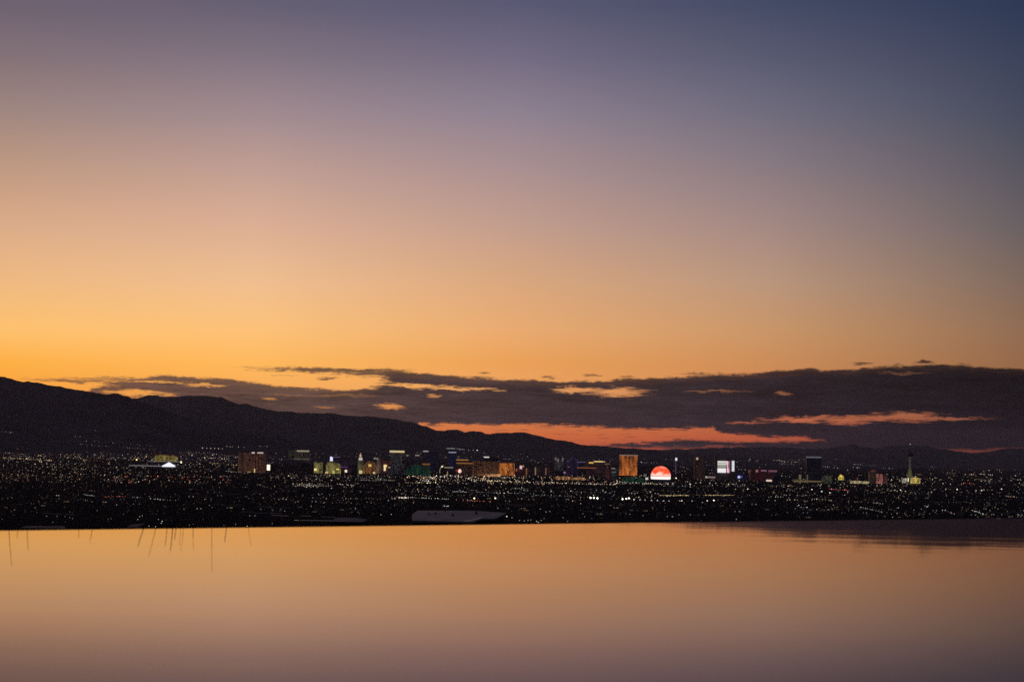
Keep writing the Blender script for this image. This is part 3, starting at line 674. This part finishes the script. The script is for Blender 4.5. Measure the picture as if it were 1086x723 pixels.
H('pink_front_hotel','hotel with a brown left half and a rosy pink lit front','hotel',921.5,928,500,512.5,facade((50,40,30),.6,.7),'box',
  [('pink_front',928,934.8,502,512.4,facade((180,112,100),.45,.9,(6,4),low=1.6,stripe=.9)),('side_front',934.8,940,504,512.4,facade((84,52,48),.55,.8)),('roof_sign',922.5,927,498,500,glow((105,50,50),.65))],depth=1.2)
# observation tower
p = foot(965, 512.3); u = p.y/F
root = bpy.data.objects.new('observation_tower', None); COL.objects.link(root); root.location = (p.x, p.y, ground(p.x, p.y))
tag(root, 'very tall slender observation tower with a pod and mast, standing alone at right', 'tower')
conc = facade((96,94,88),.42,.9,(5,5),base=(.2,.2,.2),stripe=.3,low=1.0)
conc_low = facade((104,104,50),.6,.9,(5,5),base=(.2,.2,.2),stripe=.3)  # olive floodlight on the concrete legs put in as glowing cells
for a in (0.5, 2.6, 4.7):
    MB().tube((3.6*u*math.cos(a),3.6*u*math.sin(a),-3),(1.2*u*math.cos(a),1.2*u*math.sin(a),15*u),.7*u,.55*u,6).obj('leg',conc_low,root)
MB().lathe([(1.5*u,-3),(1.2*u,12*u),(1.15*u,24*u),(1.25*u,26.5*u),(1.9*u,28*u)],12).obj('shaft',conc,root)
MB().lathe([(1.9*u,28*u),(2.9*u,29.2*u),(3.3*u,30.3*u),(3.2*u,31*u),(1.9*u,31.6*u),(1.5*u,32.6*u),(.7*u,33.2*u)],16).obj('pod',dark_glass,root)
MB().tube((0,0,33*u),(0,0,36*u),.45*u,.3*u,6).tube((0,0,36*u),(0,0,40.6*u),.25*u,.12*u,6).obj('mast',dk,root)
MB().octa((0,0,41.2*u),.8*u).obj('beacon',glow((150,140,160),.9),root)
H('tower_casino','yellow lit casino at the right foot of the observation tower','casino',966.3,975.4,506,512.6,facade((200,172,90),.85,.95,low=1.2),'low',[('roof_sign',972,976,502,503.4,glow((105,75,65),.5))],depth=.5)
H('tower_casino','cream lit casino with a glaring white lamp left of the observation tower foot','casino',957,965,507,512,facade((190,180,155),.75,.9),'low',[('lamp_cluster',961.6,965,506.4,510,glow((255,252,240),1.3))],depth=.5)

# ------------------------------------------------------------ roads of the valley
road_mat = surf('asphalt', (0.02, 0.02, 0.02), 0.9, 0.05, 0.2)
def road(x0, y0, x1, y1, half):
    a, b2 = foot(x0, y0), foot(x1, y1); d = (b2-a); d.z = 0; n = Vector((-d.y, d.x, 0)).normalized()*half
    v, f = [], []; K = 24
    for k in range(K+1):
        q = a+(b2-a)*(k/K)
        for sgn in (-1, 1):
            r = q+n*sgn; v.append((r.x, r.y, ground(r.x, r.y)+0.6))
    for k in range(K): f.append((2*k, 2*k+1, 2*k+3, 2*k+2))
    tag(mesh_obj('road', v, f, road_mat), kind='structure')
for q in [(0,487,520,513,20),(250,502,1086,516,25),(400,528,700,531,12),(690,525,1086,534,14),(60,526,420,528,10),(120,508,480,520,14),(0,470,240,486,16)]: road(*q)

# ------------------------------------------------------------ low buildings of the valley
VAR = []
wallm = [surf('stucco_wall', (0.05,0.045,0.04), .9), surf('block_wall', (0.04,0.04,0.045), .9)]
for k in range(7):
    w, d, h = [(60,40,8),(90,50,9),(40,30,7),(120,60,10),(30,24,7),(75,35,14),(50,45,18)][k]
    mb = MB()
    mb.box(-w/2, w/2, -d/2, d/2, -2, h)
    mb.box(-w/2+1, -w/2+w*.3, -d/2+2, d/2-2, h, h+2.5)
    mb.box(w*.1, w*.2, -2, 4, h, h+2)
    rnd = random.Random(k)
    for j in range(2+k % 3):
        x = rnd.uniform(-w/2+3, w/2-3); q = rnd.uniform(.8, 2.2)
        mb.box(x-q, x+q, -d/2-.3, -d/2-.05, h*.35, h*.6, 1)
    me = mb.obj('low_building', [wallm[k % 2], glow([(255,220,175),(230,225,215),(255,205,150),(215,225,235),(255,230,200),(240,210,175),(235,235,225)][k], .16)])
    VAR.append(me)
proto_used = set()
MARKS = [(25,'the left mountain foot'),(95,'the bright left suburb'),(176,'the white tent roof'),(225,'the dim lights left of the hotel'),(268,'the brown winged hotel'),(318,'the slab hotel'),(350,'the olive floodlit blocks'),
 (398,'the amber stepped hotel'),(420,'the sign topped hotel'),(445,'the green lit hotel'),(490,'the round pink sign'),(514,'the curved brown hotel'),(537,'the gold panelled hotel'),(572,'the column hotels'),(606,'the blue arch hotel'),(634,'the amber topped hotel'),
 (666,'the tall gold tower'),(700,'the glowing sphere'),(742,'the dark brown tower'),(768,'the video screen'),(807,'the red lit hotel'),(840,'the gap before the blue tower'),(862,'the dark blue tower'),(892,'the yellow sign'),(928,'the pink fronted hotel'),
 (965,'the observation tower'),(1005,'the right hand gap'),(1045,'the right suburb'),(1080,'the right edge')]
def place(x, y):
    m = min(MARKS, key=lambda q: abs(q[0]-x))[1]
    b = 'behind' if y < 490 else 'beside' if y < 505 else 'right below' if y < 514 else 'a little below' if y < 522 else 'below' if y < 530 else 'well below' if y < 540 else 'far below'
    return b+' '+m
ORD = ['first','second','third','fourth','fifth','sixth','seventh','eighth','ninth','tenth','eleventh','twelfth']
def label_all(items, cat, group):
    """items: (object, px, py, description) - words that tell each from its look-alikes"""
    d = {}
    for o, x, y, desc in items: d.setdefault((desc, place(x, y)), []).append((x, y, o))
    for (desc, pl), L_ in d.items():
        L_.sort(key=lambda q: q[0])
        for k, (x, y, o) in enumerate(L_):
            lab = desc+' '+pl
            if len(L_) == 2: lab += [', the left one', ', the right one'][k]
            elif len(L_) > 2: lab += ', %s from left' % ORD[min(k, 11)]
            if len(lab.split()) > 16: lab = lab.replace(' street', '').replace('a little below', 'below').replace('right below', 'below').replace('well below', 'below').replace(' from left', '')
            tag(o, lab, cat, group)
n = 0
cnt = 0
lows = []
while cnt < 110:
    x = random.uniform(-5, 1091)
    y = random.choice([random.uniform(513, 546), random.uniform(516, 552)])
    if x < 250 and random.random() < .5: y = random.uniform(488, 512)
    if 430 < x < 540 and y > 538: continue
    p = foot(x, y)
    if p is None: continue
    k = cnt % 7 if cnt >= 7 else cnt
    o = VAR[k] if k not in proto_used else VAR[k].copy()
    if k in proto_used: COL.objects.link(o)
    proto_used.add(k)
    o.location = (p.x, p.y, ground(p.x, p.y)); o.rotation_euler.z = random.choice([0, 0, .06, -.08, .15])
    s = random.uniform(.8, 1.3); o.scale = (s, s, random.uniform(.8, 1.2))
    lows.append((o, x, y, ['low wide','long low','small low','broad flat','tiny low','mid sized flat','boxy two storey'][k]+' dark building'))
    cnt += 1

label_all(lows, 'building', 'low dark buildings of the valley')
# ------------------------------------------------------------ lamps of the valley
PAL = [((245,214,178),.34), ((245,232,212),.26), ((228,230,238),.20), ((240,190,140),.10), ((235,140,110),.05), ((205,222,238),.03), ((218,235,215),.02)]
def pick(pal):
    r = random.random()*sum(w for _, w in pal)
    for c, w in pal:
        r -= w
        if r <= 0: return c
    return pal[0][0]
lights = []      # (px, py, size in px, brightness, colour)
def add(x, y, b, c=None, s=None):
    lights.append((x, y, s or random.choice([.34, .4, .46, .52, .6]), b, c or pick(PAL)))
def lum(med, sig=0.75): return min(3.2, med*math.exp(random.gauss(0, sig+.15)))
def scatter(n, x0, x1, y0, y1, med, pal=None, rows=0, slope=0.0, clump=0.0):
    rr = [random.uniform(y0, y1) for _ in range(rows)] if rows else None
    cl = [(random.uniform(x0, x1), random.uniform(y0, y1)) for _ in range(max(1, int(n/14)))]
    for _ in range(n):
        x = random.uniform(x0, x1)
        y = (random.choice(rr)+random.gauss(0, .35)) if rr and random.random() < .5 else random.uniform(y0, y1)
        if clump and random.random() < clump:
            q = random.choice(cl); x = q[0]+random.gauss(0, 9); y = q[1]+random.gauss(0, .9)
        y += slope*(x-x0)
        add(x, y, lum(med*.72, .6), pick(pal) if pal else None)
def row(x0, y0, x1, y1, step, b, c=None, jit=.35, s=None, miss=.15):
    n = max(2, int(abs(x1-x0)/step))
    for k in range(n+1):
        if random.random() < miss: continue
        q = k/n; add(x0+(x1-x0)*q+random.uniform(-jit, jit)*step, y0+(y1-y0)*q+random.uniform(-jit, jit)*.8, lum(b, .35), c, s)
WARMP = [((240,208,168),.42),((242,228,206),.30),((236,182,130),.13),((222,120,95),.05),((222,226,236),.10)]
COOLP = [((222,216,208),.34),((236,214,182),.40),((206,214,226),.08),((232,186,140),.18)]
REDP = [((230,125,95),.30),((215,85,72),.18),((236,190,150),.32),((236,220,205),.20)]
# left suburb
scatter(520, 0, 250, 482, 500, .30, WARMP, rows=9, clump=.35)
scatter(130, 0, 250, 479, 484, .22, WARMP, rows=3)
scatter(150, 0, 160, 498, 512, .22, WARMP, rows=5)
scatter(130, 120, 245, 505, 512, .42, REDP, rows=3)
scatter(60, 0, 130, 503, 511, .20, REDP, rows=3)
scatter(90, 0, 300, 512, 535, .16, COOLP, rows=6)
scatter(45, 0, 300, 535, 558, .14, COOLP)
row(0, 485.5, 55, 488.5, 1.6, .5, (255,225,170)); row(85, 471.5, 165, 477, 3, .16, (230,200,190)); row(88, 467.5, 160, 473, 5, .14)
row(0, 457.8, 14, 458.6, 1.6, .18, (210,190,170)); row(18, 476, 32, 476.5, 2, .14, (200,120,110)); row(0,480,30,482,2,.2)
for x, y, b in [(11,459,.6),(80,463,.35),(85,463,.3),(101,456.7,.25),(145,488,2.4),(192,491,2.4),(42,489,1.3),(44,490,1.1),(130,508,1.6),(147,511,1.4),(154,508.5,.7),(60,525.5,.7),(62,525.5,.6),(148,548,.9),(146,551,.8),(151,547,.6),(37,538.5,.4),(15,541,.3),
                (103,541.5,.3),(158,558,.9),(165,558.5,1.0),(172,553,1.2),(171,555,1.0),(168,551,.6),(262,558,.9),(250,556,.4),(209,539.5,.8),(213,539.5,.7),(195,540,.5),(243,499.5,.5),(258,540,.5),(222,536,.4),(56,554,.3),(74,549,.3),(77,550,.3)]:
    add(x, y, b*.8, (255,240,215), .6 if b > 1 else .5)
add(145,488,2.4,(255,225,150),.9); add(192.3,491,2.6,(255,235,190),1.0); add(192,489.8,1.5,(255,235,190),.8)
row(88, 524.5, 100, 526, 1.4, .3, (235,235,225)); row(110, 527, 132, 526.5, 2, .35, (255,130,110)); row(140, 527.5, 155, 529, 2.2, .4, (210,230,220)); row(160,529,186,531,2.4,.45,(230,230,215))
row(215, 475.4, 236, 476.2, 4, .8, (255,225,210), .1, .6, 0); row(240, 473.8, 248, 474, 1.4, .5, (220,190,175)); row(252,474.4,262,475,2.8,.4,(225,205,200)); row(275, 473.3, 283, 473.7, 1.4, .4, (220,205,195)); row(190, 480, 207, 480.3, 1.5, .14,(200,190,160)); row(176,471,184,471.2,2,.15,(200,110,80))
row(212, 480, 242, 483, 3.4, .35, (240,210,180)); row(218, 485.8, 244, 487, 2.6, .5, (255,225,190)); row(222,491,255,494,1.8,.5,(255,220,170)); row(240,500,262,502,2.2,.4)
# behind and between the hotels, far slopes
scatter(170, 250, 560, 479, 490, .14, COOLP, rows=5)
scatter(140, 560, 900, 485, 500, .16, COOLP, rows=6)
row(473, 475.5, 486, 476, 1.3, .35, (215,215,215)); row(486, 476.2, 492, 477, 1.4, .4, (215,210,205)); row(497, 477.6, 506, 477.7, 4, .6, (220,210,205), .1, None, 0); row(534, 486.8, 549, 487.5, 2.3, .45, (215,215,205)); row(680, 490.6, 697, 491.2, 2.5, .4, (225,215,225)); row(819, 488, 829, 489, 1.5, .55, (240,225,200)); row(829, 489.5, 849, 490.2, 1.6, .42, (220,205,190)); row(825,492,848,492.5,2,.2,(200,190,180)); row(870, 494.3, 884, 496, 1.5, .55, (205,205,225)); row(884, 496, 898, 498.4, 3, .4, (205,205,215)); row(905,492.5,928,494,1.8,.3,(210,205,215)); row(905,496,911,496.3,2,.5,(220,215,215)); row(911, 504, 922, 504.8, 2, .4); row(934,496.5,947,497,2.5,.25,(210,215,230)); row(985,495,995,495.5,2,.2,(200,205,230)); row(312,486,330,487,2,.2); row(562,488.5,590,489.5,6,.3,(190,185,190)); row(722,495,732,498,2,.25,(190,180,195)); row(748,497.5,755,499,1.6,.35,(190,190,205)); row(782,498,791,498.4,2.2,.35,(190,175,200)); row(795, 487, 802, 490, 3, .25); row(830,505,838,506,3,.4,(220,215,220))
# strip of the boulevard
scatter(220, 285, 420, 503, 510, .22, COOLP, rows=4)
scatter(170, 440, 560, 503.5, 511, 1.0, WARMP, clump=.3)
scatter(300, 430, 720, 504.5, 513.5, .7, WARMP, rows=5, clump=.25)
scatter(150, 720, 960, 508, 516, .34, COOLP, rows=5)
scatter(90, 940, 1086, 508, 516, .34, WARMP, rows=3)
row(432, 505, 456, 506, 2, .8, (255,225,190)); row(430, 512, 466, 512, 1.8, .6, (255,220,170)); row(560,511.5,650,514,2.1,.75,(255,232,200)); row(655,511,705,514,1.8,.8,(235,228,200)); row(500,509,560,512,1.9,.9,(255,228,180)); row(483,505,500,509,1.8,.8)
scatter(70, 310, 350, 513, 517, .4, COOLP, rows=2); row(318,514.5,352,515.5,1.3,.42,(200,190,185)); row(358,513.5,395,516,1.9,.85,(255,240,220)); row(376,508.6,400,510,1.4,.35,(190,190,190)); row(398,508.6,416,509.6,1.3,.45,(185,190,175))
scatter(230, 420, 700, 515, 526, .34, COOLP, rows=6, slope=.008)
scatter(120, 280, 430, 516, 540, .2, COOLP, rows=6)
row(480,521.5,556,523.5,1.7,.5,(235,235,235)); row(420, 527, 500, 530.5, 1.9, .55, (245,235,220)); row(423,528,433,528.4,1.3,1.1,(255,240,215),s=.6); row(415,528.6,422,528.6,3,.9); row(503,529,525,529,5.5,2.6,(255,240,200),.1,.95,0); row(525,528.8,534,529.2,5,1.0,(255,240,225),.1,.7,0)
row(484, 530.5, 520, 532, 2.6, .6, (255,130,90)); row(470, 536.5, 478, 537, 1.8, .7,(240,240,235)); row(366,529,380,529,3.5,.4); row(626.5,528.6,634,529,5,3.0,(255,250,235),.1,1.15,0); row(640,529.2,656,529.4,2.2,2.2,(255,246,220),.2,.85,.05); row(660,530,667.5,529.2,6,3.0,(255,246,220),.1,1.15,0); row(672,530,710,531.5,6,.8,(235,240,240),.1,.65,0); row(548,529,565,530,4,.5); row(607,531.5,622,529,7,.8)
row(568,525.3,602,526.2,1.6,.2,(190,200,200)); row(596,521,650,522.6,1.6,.16,(170,180,180)); row(538,517.5,560,518.8,1.3,.22,(175,180,180))
row(700, 525.6, 778, 525.4, 1.1, .5, (226,196,140), .3, .55, .02); row(708,526,714,525.7,2,1.2); row(716,525,770,525.1,1.4,.35,(226,196,140)); row(778,526,805,528,2.4,.6,(245,230,190)); row(815,527,830,527,2.2,.7,(245,235,205)); row(846,526,858,525.2,2,.5)
for x, y, b in [(723,531.4,1.5),(721,531.4,1),(734,531.4,1),(750,531.4,1.8),(757,531,4.2),(745,533,.7),(703,531.5,.6),(786,532.5,1),(779,533,.6),(797,535.5,.8),(814,531,.9),(822,531,.7),(800,527.4,.9),(847,536,1.2),(720,546,.4),(732,546,.5),(747,546,.4),(781,551,.4),(668,545.5,.4),(682,547,.4),(647,536,.3),
                (537.5,548,1.7),(543,549,.5),(551,552,.5),(556,552.5,.5),(563,551.5,.5),(569,553,.9),(571,554,.8),(574,552,.5),(528,539,.6),(533,540,.4),(547,539.5,.5),(560,541.5,.4),(579,543,.7),(583,542.5,.4),(597,549,.4),(560,552,.4),(577,550,.3),(573,540,.5),(620,548,.3),(602,553,.4),
                (404,546,.6),(415,545.6,.7),(432,546,.4),(377,539.5,.5),(338,524.5,.6),(346,529,.6),(330,537,.5),(302,542,.4),(300,529,.6),(316,532,.5),(729,511,1.2),(738,512.4,1.3),(732,514,1.5),(743,512,1.2),(753,512.4,.9),(759,512.6,.9),(784,510,1.3),(780,519,.8),(793,519,1.7),(804,519.5,.8),
                (871,514,1),(861,519.4,1.6),(871.5,521.5,1.5),(880,523,1.7),(899,522,.9),(918,520,1.3),(955,520,1.8),(949,520,1.2),(935,514,.8),(1015,519.4,2.0),(1003,519,.9),(988,522,1.0),(1035,520.5,1.4),(1041,520.4,1.6),(1062,519,1.5),(1049,499,.8),(1077,504.5,1.0),(1000,513,1.2),(1008,513.6,1.0)]:
    add(x, y, b*.8, (255,242,222), .75 if b > 1.4 else .55)
# a fine carpet of faint ones
scatter(800, 0, 1086, 499, 531, .13, COOLP, clump=.3)
scatter(300, 0, 1086, 530, 545, .08, COOLP, clump=.3)
scatter(300, 0, 300, 482, 505, .14, WARMP)
scatter(260, 300, 1000, 500, 516, .2, WARMP, clump=.4)
# right suburb
scatter(420, 830, 1086, 514, 545, .20, COOLP, rows=9, clump=.3, slope=.01)
scatter(120, 690, 860, 514, 526, .22, COOLP, rows=5)
scatter(80, 940, 1086, 543, 549, .32, COOLP, clump=.6)
scatter(60, 985, 1086, 498, 508, .2, WARMP, rows=4)
row(1005,501.6,1013,502,2,.3); row(1021,503,1034,503.3,1.4,.65,(255,215,180)); row(1040,503,1052,504,1.4,.8,(245,225,200)); row(1022,512.5,1034,513,2,.5,(255,140,120)); row(1040,510,1050,511.5,2,.45,(240,215,210)); row(880,519,900,520,1.5,.5,(255,130,130)); row(905,518,960,521.5,3,.6)
row(835,530,845,530.5,1.6,.7); row(862,529,882,531,2.2,.6); row(918,532,936,534.5,2,.5); row(845,537,866,540,2.4,.7,(240,240,225)); row(912,538,935,543,2,.5); row(977,535,990,540,2,.6); row(1030,541,1042,545,1.2,.7,(235,235,230)); row(1064,545.5,1084,546.5,2.5,.6); row(1066,526,1084,528,2,.45); row(1000,541,1012,545,2,.5)
scatter(60, 560, 860, 533, 552, .10, COOLP)
scatter(60, 300, 560, 533, 546, .10, COOLP)

lights = [q for q in lights if not (431 < q[0] < 539 and 539.5 < q[1] < 556 and q[0] < 536) and not (304 < q[0] < 400 and 546 < q[1] < 556)]
lights.sort(key=lambda q: -(q[3]*q[2]**2))
single, mass = lights[:285], lights[285:]
# a lamp of its own: pole and lit head in one small mesh
LP = {}
def lamp_mesh(c, b):
    key = (c, round(math.log(max(b, .05))*3))
    if key in LP: return LP[key]
    mb = MB()
    mb.tube((0, 0, 0), (0, 0, 3), .06, .04, 5, 1); mb.tube((0, 0, 3), (0, -.5, 3.1), .04, .04, 4, 1)
    i0 = len(mb.f); mb.octa((0, -.6, 3.1), 1.0, .85, 0)
    me = bpy.data.meshes.new('street_lamp'); me.from_pydata(mb.v, [], mb.f)
    me.materials.append(glow(c, math.exp(key[1]/3))); me.materials.append(dk)
    me.polygons.foreach_set('material_index', mb.m); me.update()
    LP[key] = me
    return me
def cname(c):
    r, g, b = c
    if r > 240 and g < 100: return 'red'
    if r > 240 and g < 150: return 'orange red'
    if r > 240 and g < 200 and b < 130: return 'amber'
    if b > r: return 'bluish white'
    if g > r: return 'greenish white'
    if b < 190: return 'warm yellow white'
    return 'white'
lampl = []
for (x, y, s, b, c) in single:
    p = foot(x, y)
    if p is None: continue
    u = p.y/F; R = s*u
    o = bpy.data.objects.new('street_lamp', lamp_mesh(c, b*1.05)); COL.objects.link(o)
    o.location = (p.x, p.y, p.z-2.2*R); o.scale = (R, R, R)
    cn = cname(c); k = 'glaring' if b > 1.3 else 'bright'
    lampl.append((o, x, y, f'{k} {cn} lamp'))
label_all(lampl, 'lamp', 'brightest lamps of the valley')
# the thousands of smaller ones
vv, ff, cc = [], [], []
for (x, y, s, b, c) in mass:
    p = foot(x, y)
    if p is None: continue
    u = p.y/F; R = s*u; i = len(vv); X, Y2, Z = p; Z += R*.9
    vv += [(X+R,Y2,Z),(X,Y2+R,Z),(X-R,Y2,Z),(X,Y2-R,Z),(X,Y2,Z+R*.85),(X,Y2,Z-R*.85)]
    lc = L(c, b*1.05)
    for a, b2 in ((0,1),(1,2),(2,3),(3,0)):
        ff += [(i+a,i+b2,i+4),(i+b2,i+a,i+5)]; 
    cc += [lc]*6
lm, t, o = mat_new('distant_lamps')
at_ = N(t, 'ShaderNodeAttribute'); at_.attribute_name = 'lamp_colour'
e = N(t, 'ShaderNodeEmission'); t.links.new(at_.outputs['Color'], e.inputs[0]); t.links.new(e.outputs[0], o.inputs[0])
cl = mesh_obj('city_lights', vv, ff, lm)
ca = cl.data.color_attributes.new('lamp_colour', 'FLOAT_COLOR', 'POINT')
flat = [q for c4 in cc for q in c4]; ca.data.foreach_set('color', flat)
tag(cl, 'countless small dim lamps spread over the dark valley', 'city lights', kind='stuff')
print('lights', len(single), len(mass))

# ------------------------------------------------------------ air
HAZE = True
if HAZE:
    zs = [q[2] for q in bv]
    hb = MB().box(-130000, 130000, -1000, 62000, min(zs)-1.0, max(zs)+40)
    hm, t, o = mat_new('haze')
    hv = N(t, 'ShaderNodeVolumePrincipled'); hv.inputs['Color'].default_value = (0.88, 0.86, 0.98, 1); hv.inputs['Density'].default_value = 6.5e-6
    hv.inputs['Anisotropy'].default_value = 0.5
    t.links.new(hv.outputs[0], o.inputs['Volume'])
    h_ = hb.obj('haze', hm); tag(h_, 'thin dusk haze over the valley', 'haze', kind='stuff')
